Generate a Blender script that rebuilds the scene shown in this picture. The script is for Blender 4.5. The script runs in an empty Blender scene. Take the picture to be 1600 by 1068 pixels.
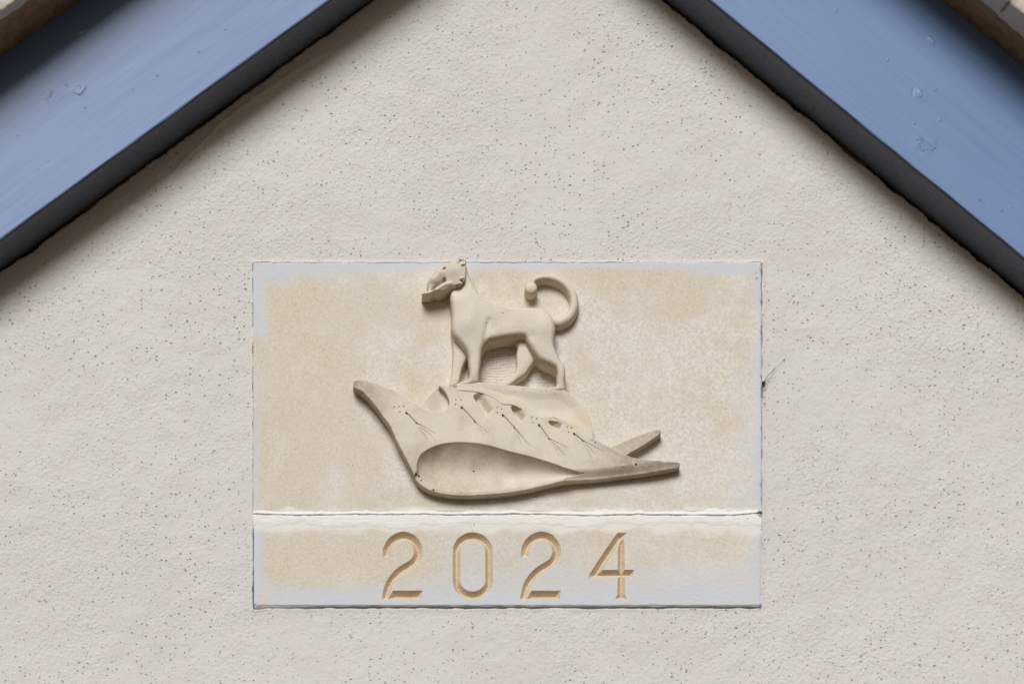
import bpy, math
import numpy as np

# ------------------------------------------------------------------ units
# The wall plane is y = 0, facing -Y. Plans are drawn in "units" of 0.8 mm on that plane.
S = 0.0008
X0, Y0, Z0 = 800.0, 534.0, 4.30          # plan origin: x = 800, y = 534 (downwards) sits 4.30 m above ground
CAMX, CAMY, DIST = 400.0, 3875.0, 7500.0  # where the photographer stands, in the same units

scene = bpy.context.scene
col = scene.collection

# ------------------------------------------------------------------ camera
cam_d = bpy.data.cameras.new('camera')
cam = bpy.data.objects.new('camera', cam_d)
col.objects.link(cam)
cam.location = ((CAMX - X0) * S, -DIST * S, Z0 + (Y0 - CAMY) * S)
cam.rotation_euler = (math.radians(90), 0, 0)
cam_d.sensor_width = 36.0
cam_d.lens = 36.0 * DIST / 1600.0
cam_d.shift_x = (X0 - CAMX) / 1600.0
cam_d.shift_y = (CAMY - Y0) / 1600.0
cam_d.clip_start = 0.1
cam_d.clip_end = 3000
cam_d.dof.use_dof = True
cam_d.dof.focus_distance = DIST * S - 0.02
cam_d.dof.aperture_fstop = 5.0
scene.camera = cam

# ------------------------------------------------------------------ light
SUN_DIR = np.array([0.17, 1.0, -0.68])
SUN_DIR /= np.linalg.norm(SUN_DIR)
world = bpy.data.worlds.new('World')
scene.world = world
world.use_nodes = True
wn = world.node_tree
bg = wn.nodes['Background']
sky = wn.nodes.new('ShaderNodeTexSky')
sky.sky_type = 'NISHITA'
sky.sun_disc = False
sky.dust_density = 6.0
sky.ozone_density = 0.4
sky.sun_elevation = math.asin(-SUN_DIR[2])
sky.sun_rotation = math.atan2(-SUN_DIR[0], -SUN_DIR[1])
wn.links.new(sky.outputs[0], bg.inputs[0])
bg.inputs[1].default_value = 0.05

sun_d = bpy.data.lights.new('sun', 'SUN')
sun_d.energy = 5.0
sun_d.angle = math.radians(27)
sun_d.color = (1.0, 0.985, 0.965)
sun = bpy.data.objects.new('sun', sun_d)
col.objects.link(sun)
from mathutils import Vector, Matrix
sun.rotation_euler = Vector(SUN_DIR.tolist()).to_track_quat('-Z', 'Y').to_euler()
sun.location = (-2, -8, 9)

vs = scene.view_settings
vs.view_transform = 'Standard'
vs.look = 'None'
vs.exposure = -0.77
vs.gamma = 1.0
vs.use_curve_mapping = False

rng = np.random.default_rng(11)

# ------------------------------------------------------------------ numeric helpers
def W(px, py, h):
    """plan coordinates and height off the wall -> world"""
    px, py, h = np.broadcast_arrays(np.asarray(px, float), np.asarray(py, float), np.asarray(h, float))
    return np.stack([(px - X0) * S, -h * S, Z0 + (Y0 - py) * S], -1)

def P(pts, h):
    """outline seen on the photograph at height h -> its true plan position"""
    p = np.asarray(pts, float)
    c = np.array([CAMX, CAMY])
    return c + (p - c) * (1 - h / DIST)

def spline(pts, n=6, closed=True):
    p = np.asarray(pts, float)
    m = len(p)
    out = []
    for i in range(m if closed else m - 1):
        if closed:
            a, b, c, d = p[(i - 1) % m], p[i], p[(i + 1) % m], p[(i + 2) % m]
        else:
            a, b, c, d = p[max(i - 1, 0)], p[i], p[i + 1], p[min(i + 2, m - 1)]
        l0 = max(np.linalg.norm(b - a), 1e-6) ** .5
        l1 = max(np.linalg.norm(c - b), 1e-6) ** .5
        l2 = max(np.linalg.norm(d - c), 1e-6) ** .5
        t0, t1, t2, t3 = 0, l0, l0 + l1, l0 + l1 + l2
        if l1 < 2e-3:
            continue
        for k in range(n):
            t = t1 + (t2 - t1) * k / n
            A1 = (t1 - t) / (t1 - t0) * a + (t - t0) / (t1 - t0) * b
            A2 = (t2 - t) / (t2 - t1) * b + (t - t1) / (t2 - t1) * c
            A3 = (t3 - t) / (t3 - t2) * c + (t - t2) / (t3 - t2) * d
            B1 = (t2 - t) / (t2 - t0) * A1 + (t - t0) / (t2 - t0) * A2
            B2 = (t3 - t) / (t3 - t1) * A2 + (t - t1) / (t3 - t1) * A3
            out.append((t2 - t) / (t2 - t1) * B1 + (t - t1) / (t2 - t1) * B2)
    if not closed:
        out.append(p[-1])
    return np.array(out)

def seg_dist(X, Y, poly, closed=True):
    """distance to a polyline, and the fraction along it"""
    D = np.full(X.shape, 1e9)
    m = len(poly)
    T = np.zeros(X.shape)
    n = m if closed else m - 1
    for i in range(n):
        a, b = poly[i], poly[(i + 1) % m]
        e = b - a
        L = e @ e + 1e-12
        t = np.clip(((X - a[0]) * e[0] + (Y - a[1]) * e[1]) / L, 0, 1)
        d = (X - a[0] - t * e[0]) ** 2 + (Y - a[1] - t * e[1]) ** 2
        k = d < D
        D = np.where(k, d, D)
        T = np.where(k, (i + t) / n, T)
    return np.sqrt(D), T

def inside(X, Y, poly):
    r = np.zeros(X.shape, bool)
    m = len(poly)
    for i in range(m):
        (x1, y1), (x2, y2) = poly[i], poly[(i + 1) % m]
        if y1 == y2:
            continue
        c = (y1 > Y) != (y2 > Y)
        r ^= c & (X < (x2 - x1) * (Y - y1) / (y2 - y1) + x1)
    return r

def sdf(X, Y, poly):
    """signed distance to a closed outline (negative inside), computed only near it"""
    poly = np.asarray(poly)
    lo, hi = poly.min(0) - 12, poly.max(0) + 12
    out = np.full(X.shape, 12.0)
    m = (X >= lo[0]) & (X <= hi[0]) & (Y >= lo[1]) & (Y <= hi[1])
    x, y = X[m], Y[m]
    d, _ = seg_dist(x, y, poly)
    out[m] = np.where(inside(x, y, poly), -d, d)
    return out

def sstep(a, b, x):
    t = np.clip((x - a) / (b - a), 0, 1)
    return t * t * (3 - 2 * t)

def gauss(X, Y, c, r):
    return np.exp(-((X - c[0]) ** 2 + (Y - c[1]) ** 2) / (r * r))

_noise = {}
def noise_img(wave, seed, n=1024, step=2.0, band=0.55):
    """tileable band-limited noise, wavelength in units, unit variance"""
    k = (wave, seed, step, band)
    if k not in _noise:
        r = np.random.default_rng(seed)
        f = np.fft.rfft2(r.standard_normal((n, n)))
        fx = np.fft.rfftfreq(n, step)[None, :]
        fy = np.fft.fftfreq(n, step)[:, None]
        q = np.hypot(fx, fy) * wave
        g = np.exp(-((q - 1) / band) ** 2) if band < 1 else np.exp(-q * q)
        a = np.fft.irfft2(f * g, s=(n, n))
        _noise[k] = a / a.std()
    return _noise[k]

def noise(X, Y, wave, seed, step=None, band=0.55):
    step = step or max(wave / 4.0, 0.4)
    a = noise_img(wave, seed, 1024, step, band)
    n = a.shape[0]
    u, v = X / step, Y / step
    iu, iv = np.floor(u).astype(int), np.floor(v).astype(int)
    fu, fv = u - iu, v - iv
    i0, i1, j0, j1 = iu % n, (iu + 1) % n, iv % n, (iv + 1) % n
    return (a[j0, i0] * (1 - fu) * (1 - fv) + a[j0, i1] * fu * (1 - fv) + a[j1, i0] * (1 - fu) * fv + a[j1, i1] * fu * fv)

def inflate(mask, step, length, it=700):
    """pillow height of a plan shape: screened Poisson solution, 0 at the edge"""
    u = np.zeros(mask.shape)
    k = (step / length) ** 2
    m = mask.astype(float)
    for _ in range(it):
        s = np.zeros_like(u)
        s[1:-1, 1:-1] = u[2:, 1:-1] + u[:-2, 1:-1] + u[1:-1, 2:] + u[1:-1, :-2]
        u = (s + step * step) / (4 + k) * m
    return u

def smax(a, b, r):
    h = np.clip(0.5 + 0.5 * (a - b) / r, 0, 1)
    return b * (1 - h) + a * h + r * h * (1 - h) * 0.5

def surface_nets(V, org, st):
    """zero surface of a sampled field (negative inside) as quads"""
    s = V < 0
    nx, ny, nz = V.shape
    c = np.zeros((nx - 1, ny - 1, nz - 1), np.int8)
    offs = [(i, j, k) for i in (0, 1) for j in (0, 1) for k in (0, 1)]
    for i, j, k in offs:
        c += s[i:nx - 1 + i, j:ny - 1 + j, k:nz - 1 + k]
    I, J, K = np.nonzero((c > 0) & (c < 8))
    idx = np.full(c.shape, -1, np.int32)
    idx[I, J, K] = np.arange(len(I))
    val = np.stack([V[I + i, J + j, K + k] for i, j, k in offs], 1)
    off = np.array(offs, float)
    acc = np.zeros((len(I), 3))
    cnt = np.zeros(len(I))
    for a in range(8):
        for b in range(a + 1, 8):
            if np.abs(off[a] - off[b]).sum() != 1:
                continue
            m = (val[:, a] < 0) != (val[:, b] < 0)
            t = val[m, a] / (val[m, a] - val[m, b])
            acc[m] += off[a] + t[:, None] * (off[b] - off[a])
            cnt[m] += 1
    P3 = np.stack([I, J, K], 1) + acc / cnt[:, None]
    P3 = np.asarray(org) + P3 * np.asarray(st)
    F = []
    for ax in range(3):
        sl0 = [slice(None)] * 3
        sl1 = [slice(None)] * 3
        sl0[ax] = slice(0, -1)
        sl1[ax] = slice(1, None)
        e = s[tuple(sl0)] != s[tuple(sl1)]
        A = np.array(np.nonzero(e)).T
        o1, o2 = (ax + 1) % 3, (ax + 2) % 3
        ok = (A[:, o1] > 0) & (A[:, o2] > 0) & (A[:, o1] < V.shape[o1] - 1) & (A[:, o2] < V.shape[o2] - 1)
        A = A[ok]
        q = []
        for d1, d2 in ((0, 0), (1, 0), (1, 1), (0, 1)):
            B = A.copy()
            B[:, o1] -= d1
            B[:, o2] -= d2
            q.append(idx[B[:, 0], B[:, 1], B[:, 2]])
        q = np.stack(q, 1)
        neg = s[A[:, 0], A[:, 1], A[:, 2]]
        q = np.where(neg[:, None], q[:, ::-1], q)
        F.append(q)
    F = np.concatenate(F)
    return P3, F[(F >= 0).all(1)]

# ------------------------------------------------------------------ mesh helpers
def mesh(name, V, F, mat, smooth=True, attrs=None):
    V = np.asarray(V, np.float32)
    me = bpy.data.meshes.new(name)
    F = np.asarray(F, np.int32)
    k = F.shape[1]
    me.vertices.add(len(V))
    me.vertices.foreach_set('co', V.ravel())
    me.loops.add(F.size)
    me.loops.foreach_set('vertex_index', F.ravel())
    me.polygons.add(len(F))
    me.polygons.foreach_set('loop_start', np.arange(0, F.size, k, dtype=np.int32))
    me.polygons.foreach_set('loop_total', np.full(len(F), k, np.int32))
    me.update(calc_edges=True)
    me.validate()
    if smooth:
        me.polygons.foreach_set('use_smooth', np.ones(len(me.polygons), bool))
    for an, av in (attrs or {}).items():
        a = me.attributes.new(an, 'FLOAT', 'POINT')
        a.data.foreach_set('value', np.asarray(av, np.float32))
    me.materials.append(mat)
    return me

def tag(o, label=None, cat=None, group=None, kind=None):
    for k, v in (('label', label), ('category', cat), ('group', group), ('kind', kind)):
        if v:
            o[k] = v
    return o

def root(name, loc):
    o = bpy.data.objects.new(name, None)
    o.empty_display_size = 0.05
    o.location = loc
    col.objects.link(o)
    return o

def origin_of(o):
    v = np.zeros(3)
    while o is not None:
        v += np.array(o.location)
        o = o.parent
    return v

def obj(name, V, F, mat, parent=None, loc=None, **kw):
    V = np.asarray(V, float)
    if parent is not None:
        base = origin_of(parent)
        loc = np.zeros(3)
    else:
        base = np.asarray(loc) if loc is not None else np.array([(V[:, 0].min() + V[:, 0].max()) / 2, V[:, 1].max(), V[:, 2].min()])
        loc = base
    o = bpy.data.objects.new(name, mesh(name, V - base, F, mat, **kw))
    o.location = loc
    o.parent = parent
    col.objects.link(o)
    return o

def grid_faces(nr, nc, flip=False):
    i = np.arange(nr * nc).reshape(nr, nc)
    q = np.stack([i[:-1, :-1], i[1:, :-1], i[1:, 1:], i[:-1, 1:]], -1).reshape(-1, 4)
    return q[:, ::-1] if flip else q

def block(PX, PY, H, back):
    """a height field front (rows run down the plan) closed by sides and a back"""
    nr, nc = PX.shape
    V = W(PX, PY, H).reshape(-1, 3)
    F = grid_faces(nr, nc)
    i = np.arange(nr * nc).reshape(nr, nc)
    ring = np.concatenate([i[0, :-1], i[:-1, -1], i[-1, :0:-1], i[:0:-1, 0]])
    B = V[ring].copy()
    B[:, 1] = -back * S
    n0 = len(V)
    j = np.arange(len(ring))
    jn = (j + 1) % len(ring)
    side = np.stack([ring[j], ring[jn], n0 + jn, n0 + j], 1)
    c = [0, nc - 1, nc - 1 + nr - 1, 2 * (nc - 1) + nr - 1]
    backf = np.array([[n0 + c[3], n0 + c[2], n0 + c[1], n0 + c[0]]])[:, ::-1]
    return np.concatenate([V, B]), np.concatenate([F, side, backf])

def tube(path, rad, n=8):
    path = np.asarray(path, float)
    V, F = [], []
    for i, p in enumerate(path):
        t = path[min(i + 1, len(path) - 1)] - path[max(i - 1, 0)]
        t /= np.linalg.norm(t)
        a = np.cross(t, [0, 1, 0.01])
        a /= np.linalg.norm(a)
        b = np.cross(t, a)
        r = rad[i] if np.ndim(rad) else rad
        for k in range(n):
            w = 2 * math.pi * k / n
            V.append(p + r * (math.cos(w) * a + math.sin(w) * b))
    for i in range(len(path) - 1):
        for k in range(n):
            F.append((i * n + k, i * n + (k + 1) % n, (i + 1) * n + (k + 1) % n, (i + 1) * n + k))
    return np.array(V), np.array(F)

# ------------------------------------------------------------------ materials
class M:
    def __init__(s, name, rough=0.9, spec=0.3):
        s.m = bpy.data.materials.new(name)
        s.m.use_nodes = True
        s.t = s.m.node_tree
        s.b = s.t.nodes['Principled BSDF']
        s.b.inputs['Roughness'].default_value = rough
        s.b.inputs['Specular IOR Level'].default_value = spec
        s.tc = s.n('ShaderNodeTexCoord')
    def n(s, kind, **kw):
        o = s.t.nodes.new(kind)
        for k, v in kw.items():
            setattr(o, k, v)
        return o
    def put(s, sock, v):
        if hasattr(v, 'is_output') or hasattr(v, 'links'):
            s.t.links.new(v, sock)
        elif isinstance(v, tuple) and len(v) == 3 and sock.type == 'RGBA':
            sock.default_value = (*v, 1)
        else:
            sock.default_value = v
    def obj(s):
        return s.tc.outputs['Object']
    def scaled(s, sc):
        v = s.n('ShaderNodeVectorMath', operation='MULTIPLY')
        s.put(v.inputs[0], s.obj())
        v.inputs[1].default_value = sc
        return v.outputs[0]
    def noise(s, wave, detail=2.0, rough=0.5, vec=None):
        o = s.n('ShaderNodeTexNoise')
        s.put(o.inputs['Vector'], vec or s.obj())
        o.inputs['Scale'].default_value = 1.0 / (wave * S)
        o.inputs['Detail'].default_value = detail
        o.inputs['Roughness'].default_value = rough
        return o.outputs['Fac']
    def voro(s, wave, vec=None):
        o = s.n('ShaderNodeTexVoronoi')
        s.put(o.inputs['Vector'], vec or s.obj())
        o.inputs['Scale'].default_value = 1.0 / (wave * S)
        return o.outputs['Distance'], o.outputs['Color']
    def ramp(s, v, a, b, lo=0.0, hi=1.0):
        o = s.n('ShaderNodeMapRange', interpolation_type='SMOOTHSTEP')
        s.put(o.inputs[0], v)
        for i, x in zip((1, 2, 3, 4), (a, b, lo, hi)):
            s.put(o.inputs[i], x)
        return o.outputs[0]
    def math(s, op, a, b=0.0):
        o = s.n('ShaderNodeMath', operation=op)
        s.put(o.inputs[0], a)
        s.put(o.inputs[1], b)
        return o.outputs[0]
    def mix(s, f, a, b, mode='MIX'):
        o = s.n('ShaderNodeMix', data_type='RGBA', blend_type=mode)
        s.put(o.inputs[0], f)
        s.put(o.inputs[6], a)
        s.put(o.inputs[7], b)
        return o.outputs[2]
    def attr(s, name):
        return s.n('ShaderNodeAttribute', attribute_name=name).outputs['Fac']
    def bump(s, h, dist, strength=1.0, prev=None):
        o = s.n('ShaderNodeBump')
        o.inputs['Strength'].default_value = strength
        o.inputs['Distance'].default_value = dist * S
        s.put(o.inputs['Height'], h)
        if prev is not None:
            s.put(o.inputs['Normal'], prev)
        return o.outputs[0]
    def done(s, colr, normal=None):
        s.put(s.b.inputs['Base Color'], colr)
        if normal is not None:
            s.put(s.b.inputs['Normal'], normal)
        return s.m

def render_material():
    m = M('painted_render', 0.85, 0.25)
    rough = m.noise(260, 2)
    c = m.mix(m.ramp(m.noise(170, 3), .35, .65), (.603, .600, .595), (.622, .62, .616))
    c = m.mix(m.ramp(m.noise(45, 3), .42, .75, 0, .3), c, (.60, .58, .555))
    n1 = m.noise(4.0, 2, .6)
    n2 = m.noise(9, 2, .5, m.scaled((1.0, 1.0, 1.25)))
    amt = m.ramp(rough, .38, .62, .3, 1.1)
    # pin holes: some cells of two scatters hold one
    hole = 0.0
    dens = m.ramp(m.noise(190, 3, .6), .32, .62, .6, 1.1)
    for wave, thr, big, wgt in ((13.0, .74, .20, 1.0), (7.6, .20, .27, .9), (5.2, .35, .25, .5)):
        d, cc = m.voro(wave, m.scaled((1.0, 1.0, 1.0 + wave * .013)))
        sep = m.n('ShaderNodeSeparateColor')
        m.put(sep.inputs[0], cc)
        size = m.ramp(sep.outputs[0], thr, 1.05, 0.0, big)
        size = m.math('MULTIPLY', size, dens)
        wob = m.math('MULTIPLY', m.math('SUBTRACT', m.noise(2.2, 2), .5), .34)
        h1 = m.ramp(m.math('ADD', d, wob), m.math('MULTIPLY', size, .4), m.math('ADD', size, .001), wgt, 0.0)
        hole = m.math('MAXIMUM', hole, h1)
    c = m.mix(m.math('MULTIPLY', hole, .42), c, (.20, .175, .15))  # dark colour carries dirt and the shade inside the pin holes
    peb, _ = m.voro(7.2, m.scaled((1.0, 1.0, 1.08)))
    peb = m.ramp(m.math('ADD', peb, m.math('MULTIPLY', m.math('SUBTRACT', m.noise(3.0, 2), .5), .35)), .05, .65, 1.0, 0.0)
    n1 = m.math('ADD', n1, m.math('MULTIPLY', peb, .42))
    hgt = m.math('ADD', m.math('MULTIPLY', n1, amt), m.math('MULTIPLY', n2, .45))
    nrm = m.bump(hgt, 2.6, .46)
    nrm = m.bump(m.math('SUBTRACT', 1.0, hole), 2.2, .9, nrm)
    return m.done(c, nrm)

def stone_nodes(m, base_a, base_b, grain=1.0):
    c = m.mix(m.ramp(m.noise(120, 3), .35, .68), base_a, base_b)
    c = m.mix(m.ramp(m.noise(36, 3), .45, .8, 0, .28), c, (.56, .47, .36))
    g = m.noise(3.8, 3, .75)
    c = m.mix(m.ramp(g, .36, .64, 0, .5 * grain), c, (.70, .67, .63))
    c = m.mix(m.ramp(m.noise(3.0, 3, .7, m.scaled((1.0, 1.01, .99))), .56, .76, 0, .42 * grain), c, (.30, .24, .18))
    d, cc = m.voro(13)
    c = m.mix(m.ramp(d, .05, .13, .65 * grain, 0), c, (.72, .71, .70))
    d2, _ = m.voro(30, m.scaled((1.1, .9, 1.05)))
    c = m.mix(m.ramp(d2, .02, .05, .75, 0), c, (.15, .11, .08))
    return c, g

def slab_material():
    m = M('sawn_sandstone', 0.92, 0.2)
    c, g = stone_nodes(m, (.565, .512, .408), (.598, .565, .49))
    fros = m.math('MULTIPLY', m.attr('bloom'), m.ramp(m.noise(5, 4, .9), .42, .60, .08, 1))
    c = m.mix(m.ramp(m.noise(4.2, 3, .85, m.scaled((1, 1.02, .98))), .50, .70, 0, .30), c, (.40, .34, .27))
    c = m.mix(fros, c, (.70, .70, .695))
    c = m.mix(m.math('MULTIPLY', m.attr('residue'), m.ramp(m.noise(8, 4, .7), .25, .6, .55, 1)), c, (.56, .605, .68))
    c = m.mix(m.attr('lime'), c, (.76, .755, .74))
    c = m.mix(m.attr('grime_shade'), c, (.13, .12, .10))
    return m.done(c, m.bump(g, .5, .16))

def relief_material():
    m = M('carved_sandstone', 0.92, 0.2)
    c, g = stone_nodes(m, (.585, .50, .37), (.60, .53, .405), 1.0)
    # faces turned outwards mix to a paler tone, the sides all round stay tan
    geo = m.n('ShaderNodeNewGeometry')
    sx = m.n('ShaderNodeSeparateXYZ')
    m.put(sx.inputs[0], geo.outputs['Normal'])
    front_tone = m.ramp(m.math('MULTIPLY', sx.outputs[1], -1.0), .45, .9)
    front_tone = m.math('MULTIPLY', front_tone, m.ramp(m.noise(5, 4, .8), .3, .62, .45, .95))
    c = m.mix(front_tone, c, (.655, .63, .565))
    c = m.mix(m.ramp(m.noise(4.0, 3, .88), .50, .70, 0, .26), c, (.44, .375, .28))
    c = m.mix(m.math('MULTIPLY', m.attr('weather'), m.ramp(m.noise(6, 3), .3, .6, .55, 1)), c, (.36, .31, .245))
    c = m.mix(m.attr('ochre'), c, (.66, .54, .34))
    c = m.mix(m.attr('grime_shade'), c, (.07, .055, .045))  # grime, plus shade of carved recesses put into the colour
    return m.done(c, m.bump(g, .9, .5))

def numeral_material():
    m = M('fresh_cut_sandstone', 0.95, 0.15)
    c = m.mix(m.ramp(m.noise(20, 2), .35, .65), (.635, .535, .405), (.60, .49, .355))
    g = m.noise(2.8, 3, .8)
    c = m.mix(m.ramp(g, .52, .74, 0, .6), c, (.46, .35, .23))
    return m.done(c, m.bump(g, 1.2, .6))

def mortar_material():
    m = M('lime_mortar', 0.95, 0.15)
    c = m.mix(m.ramp(m.noise(60, 3), .35, .65), (.755, .775, .80), (.76, .76, .75))
    g = m.noise(9, 4, .65, m.scaled((.35, 1, 1.6)))
    c = m.mix(m.ramp(g, .6, .8, 0, .3), c, (.52, .47, .40))
    c = m.mix(m.attr('thin'), c, (.70, .67, .62))
    c = m.mix(m.attr('grime_shade'), c, (.10, .09, .08))
    return m.done(c, m.bump(g, 1.0, .15))

def paint_material():
    m = M('blue_grey_gloss_paint', 0.40, 0.22)
    c = m.mix(m.ramp(m.noise(90, 3, .5, m.scaled((.25, 1, 1))), .35, .65), (.098, .182, .375), (.110, .197, .40))
    st = m.noise(7, 3, .6, m.scaled((.035, 1, 1)))
    c = m.mix(m.ramp(st, .55, .75, 0, .15), c, (.17, .26, .47))
    c = m.mix(m.attr('chip'), c, (.05, .055, .07))
    c = m.mix(m.attr('scuff_glint'), c, (.50, .52, .56))  # pale scuffs, and highlights of dents put into the colour
    m.b.inputs['Coat Weight'].default_value = 0.10
    m.b.inputs['Coat Roughness'].default_value = 0.24
    st2 = m.noise(3.6, 2, .5, m.scaled((.018, 1, 1)))
    c = m.mix(m.ramp(st2, .35, .65, 0, .10), c, (.22, .31, .50))
    nib, nc = m.voro(34)
    nrm = m.bump(st2, .5, .07)
    nrm = m.bump(m.ramp(nib, .03, .09, 1, 0), .8, .5, nrm)
    nrm = m.bump(st, .5, .012, nrm)
    nrm = m.bump(m.noise(5, 2), .5, .12, nrm)
    return m.done(c, nrm)

def coping_material():
    m = M('weathered_coping_stone', 0.95, 0.15)
    c = m.mix(m.ramp(m.noise(40, 3), .35, .65), (.50, .46, .42), (.56, .52, .48))
    wet = m.attr('damp')
    w = m.math('ADD', wet, m.math('MULTIPLY', m.math('SUBTRACT', m.noise(40, 3), .5), .9))
    wf = m.ramp(w, .42, .56)
    brown = m.mix(m.ramp(m.noise(18, 4, .65), .3, .7), (.22, .145, .075), (.33, .23, .135))
    c = m.mix(wf, c, brown)
    c = m.mix(m.attr('grime_shade'), c, (.05, .04, .035))
    g = m.noise(3, 3, .65)
    c = m.mix(m.ramp(g, .55, .8, 0, .3), c, (.16, .12, .08))
    return m.done(c, m.bump(g, 1.5, .5))

def wood_material():
    m = M('bare_wood', 0.8, 0.2)
    g = m.noise(5, 3, .6, m.scaled((.05, 1, 1)))
    return m.done(m.mix(m.ramp(g, .3, .7), (.30, .155, .055), (.17, .085, .03)), m.bump(g, 1, .4))

def plain(name, c, rough=.8):
    m = M(name, rough, .3)
    n = m.noise(8, 2)
    return m.done(m.mix(m.ramp(n, .3, .7), c, tuple(x * .75 for x in c)))

MAT_WALL, MAT_SLAB, MAT_RELIEF = render_material(), slab_material(), relief_material()
MAT_NUM, MAT_MORTAR, MAT_PAINT = numeral_material(), mortar_material(), paint_material()
MAT_COPING, MAT_WOOD = coping_material(), wood_material()
MAT_SHADED = plain('shaded_paint', (.105, .125, .165), .5)  # darker copy of the board paint, underside shade put into the colour
MAT_BUG = plain('dark_chitin', (.018, .014, .012), .5)

def ground_material():
    m = M('sandy_paving', .95, .2)
    c = m.mix(m.ramp(m.noise(900, 4), .35, .65), (.11, .066, .030), (.14, .088, .044))
    return m.done(c, m.bump(m.noise(20, 3), 4, .4))

# ------------------------------------------------------------------ ground
R = 800.0
n = 41
gx = np.sinh(np.linspace(-5, 5, n)) / math.sinh(5) * R
GX, GY = np.meshgrid(gx, gx)
V = np.stack([GX, GY, np.zeros_like(GX)], -1).reshape(-1, 3)
g = obj('ground', V, grid_faces(n, n, True), ground_material(), loc=np.zeros(3))
tag(g, kind='structure')

# ------------------------------------------------------------------ gable wall
SL, SR = 0.726, 0.820                        # slopes of the two verges
APX, APY = 825.0, -177.0
def line_l(x): return 422.0 - SL * x
def line_r(x): return 4.5 + SR * (x - 1047.0)
AL, AR = math.atan(SL), math.atan(SR)
HX0, HX1, HY0, HY1 = 395.3, 1191.2, 411.0, 950.6   # pocket in the render for the two stones

def lines(a, b, st, extra):
    v = np.arange(a, b, st)
    for e in extra:
        v = v[np.abs(v - e) > st * .45]
    return np.sort(np.concatenate([v, extra]))
ex = [HX0 - 4, HX0 - 2, HX0, HX0 + .4, HX1 - .4, HX1, HX1 + 2, HX1 + 4]
ey = [HY0 - 4, HY0 - 2, HY0, HY0 + .4, HY1 - .4, HY1, HY1 + 2, HY1 + 4]
xs = np.concatenate([[-1400, -900, -500, -250, -130], lines(-70, 1670, 2.3, ex), [1740, 1850, 2100, 2500, 3000]])
ys = np.concatenate([lines(-190, 1130, 2.3, ey), [1180, 1300, 1600, 2200, 3500, 5000, 5909]])
PX, PY = np.meshgrid(xs, ys)
core = ((PX > -80) & (PX < 1680) & (PY < 1140)).astype(float)
rmap = np.clip(.55 + .28 * noise(PX, PY, 330, 3, band=1.2) + .25 * sstep(900, 1400, PX) - .25 * sstep(650, 200, PX) - .15 * sstep(300, 0, PY), .22, 1.15)
H = .85 * noise(PX, PY, 420, 5) + .30 * noise(PX, PY, 60, 6)
H = H + rmap * (.14 * noise(PX, PY, 12, 7) + .24 * noise(PX, PY, 6.0, 8)) + .12 * noise(PX, PY, 22, 9)
pim = np.clip(noise(PX, PY, 11, 10) - 1.35, 0, 2.0)
H = H + rmap * .5 * pim
# trowel ridges left in the plaster under the left verge
def ridge(path, amp, w, fade=True):
    global H
    d, t = seg_dist(PX, PY, spline(path, 5, False), False)
    a = amp * (np.sin(np.pi * np.clip(t, 0.02, .98)) ** .5 if fade else 1)
    H = H + a * np.exp(-(d / w) ** 2)
ridge([(520, 78), (474, 104), (405, 150), (347, 193), (305, 235), (284, 256), (270, 277), (264, 290), (263, 304)], 3.6, 3.0)
for bx, by, a, w in ((179, 316, 2.6, 5), (193, 321, 3.2, 5), (206, 326, 3.4, 6), (221, 333, 3.0, 5), (190, 309, 1.6, 4), (228, 342, 1.8, 4), (397, 203, 2.0, 3)):
    H = H + a * gauss(PX, PY, (bx, by), w)
# plaster swells slightly where it was dragged up to the verge boards
tl = (PY - line_l(PX)) * math.cos(AL)
tr = (PY - line_r(PX)) * math.cos(AR)
H = H + 2.4 * np.exp(-np.clip(tl, 0, 200) / 16.0) * (.6 + .4 * noise(PX, PY, 60, 14)) + 1.2 * np.exp(-np.clip(tr, 0, 200) / 12.0)
H = np.where(core > 0, H, 0)
# ragged edge that stops short of the boards
gl = 1.9 + .6 * noise(PX, PY, 34, 20) + .4 * noise(PX, PY, 7, 21) + 1.3 * noise(PX, PY, 110, 22)
gr = 3.4 + .7 * noise(PX, PY, 36, 23) + .5 * noise(PX, PY, 7, 24) + 1.3 * noise(PX, PY, 100, 25) + 3.5 * gauss(PX, PY, (1330, 250), 28)
H = np.where(core > 0, H - 30 * (1 - sstep(-1.6, 1.6, tl - np.clip(gl, .5, 12))), H)
H = np.where(core > 0, H - 30 * (1 - sstep(-1.6, 1.6, tr - np.clip(gr, .5, 14))), H)
# pocket
inb = (PX > HX0 + .2) & (PX < HX1 - .2) & (PY > HY0 + .2) & (PY < HY1 - .2)
ed = np.maximum(np.maximum(HX0 - PX, PX - HX1), np.maximum(HY0 - PY, PY - HY1))
lip = (1.0 + .8 * (PY < HY0 + 2)) * np.exp(-((np.clip(ed, 0, 99)) / 3.5) ** 2)
H = np.where(inb, -40.0, H * np.where(ed < 12, .5 + .5 * sstep(0, 12, ed), 1) + np.where(ed < 20, lip, 0))
near = (np.abs(ed) < 3.0)
JX = np.where(near, .6 * noise(PX, PY, 32, 30) + .05 * noise(PX, PY, 5, 32), 0)
JY = np.where(near, .7 * noise(PX, PY, 30, 31) + .12 * noise(PX, PY, 5, 33), 0)
V = W(PX + JX, PY + JY, H).reshape(-1, 3)
F = grid_faces(*PX.shape)
above = ((tl < -90) | (tr < -90)).ravel()
F = F[~above[F].all(1)]
wall = obj('gable_wall', V, F, MAT_WALL, loc=np.zeros(3))
tag(wall, 'cream textured render wall of the gable, pitted with pin holes, around the carved stones', 'wall')

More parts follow.
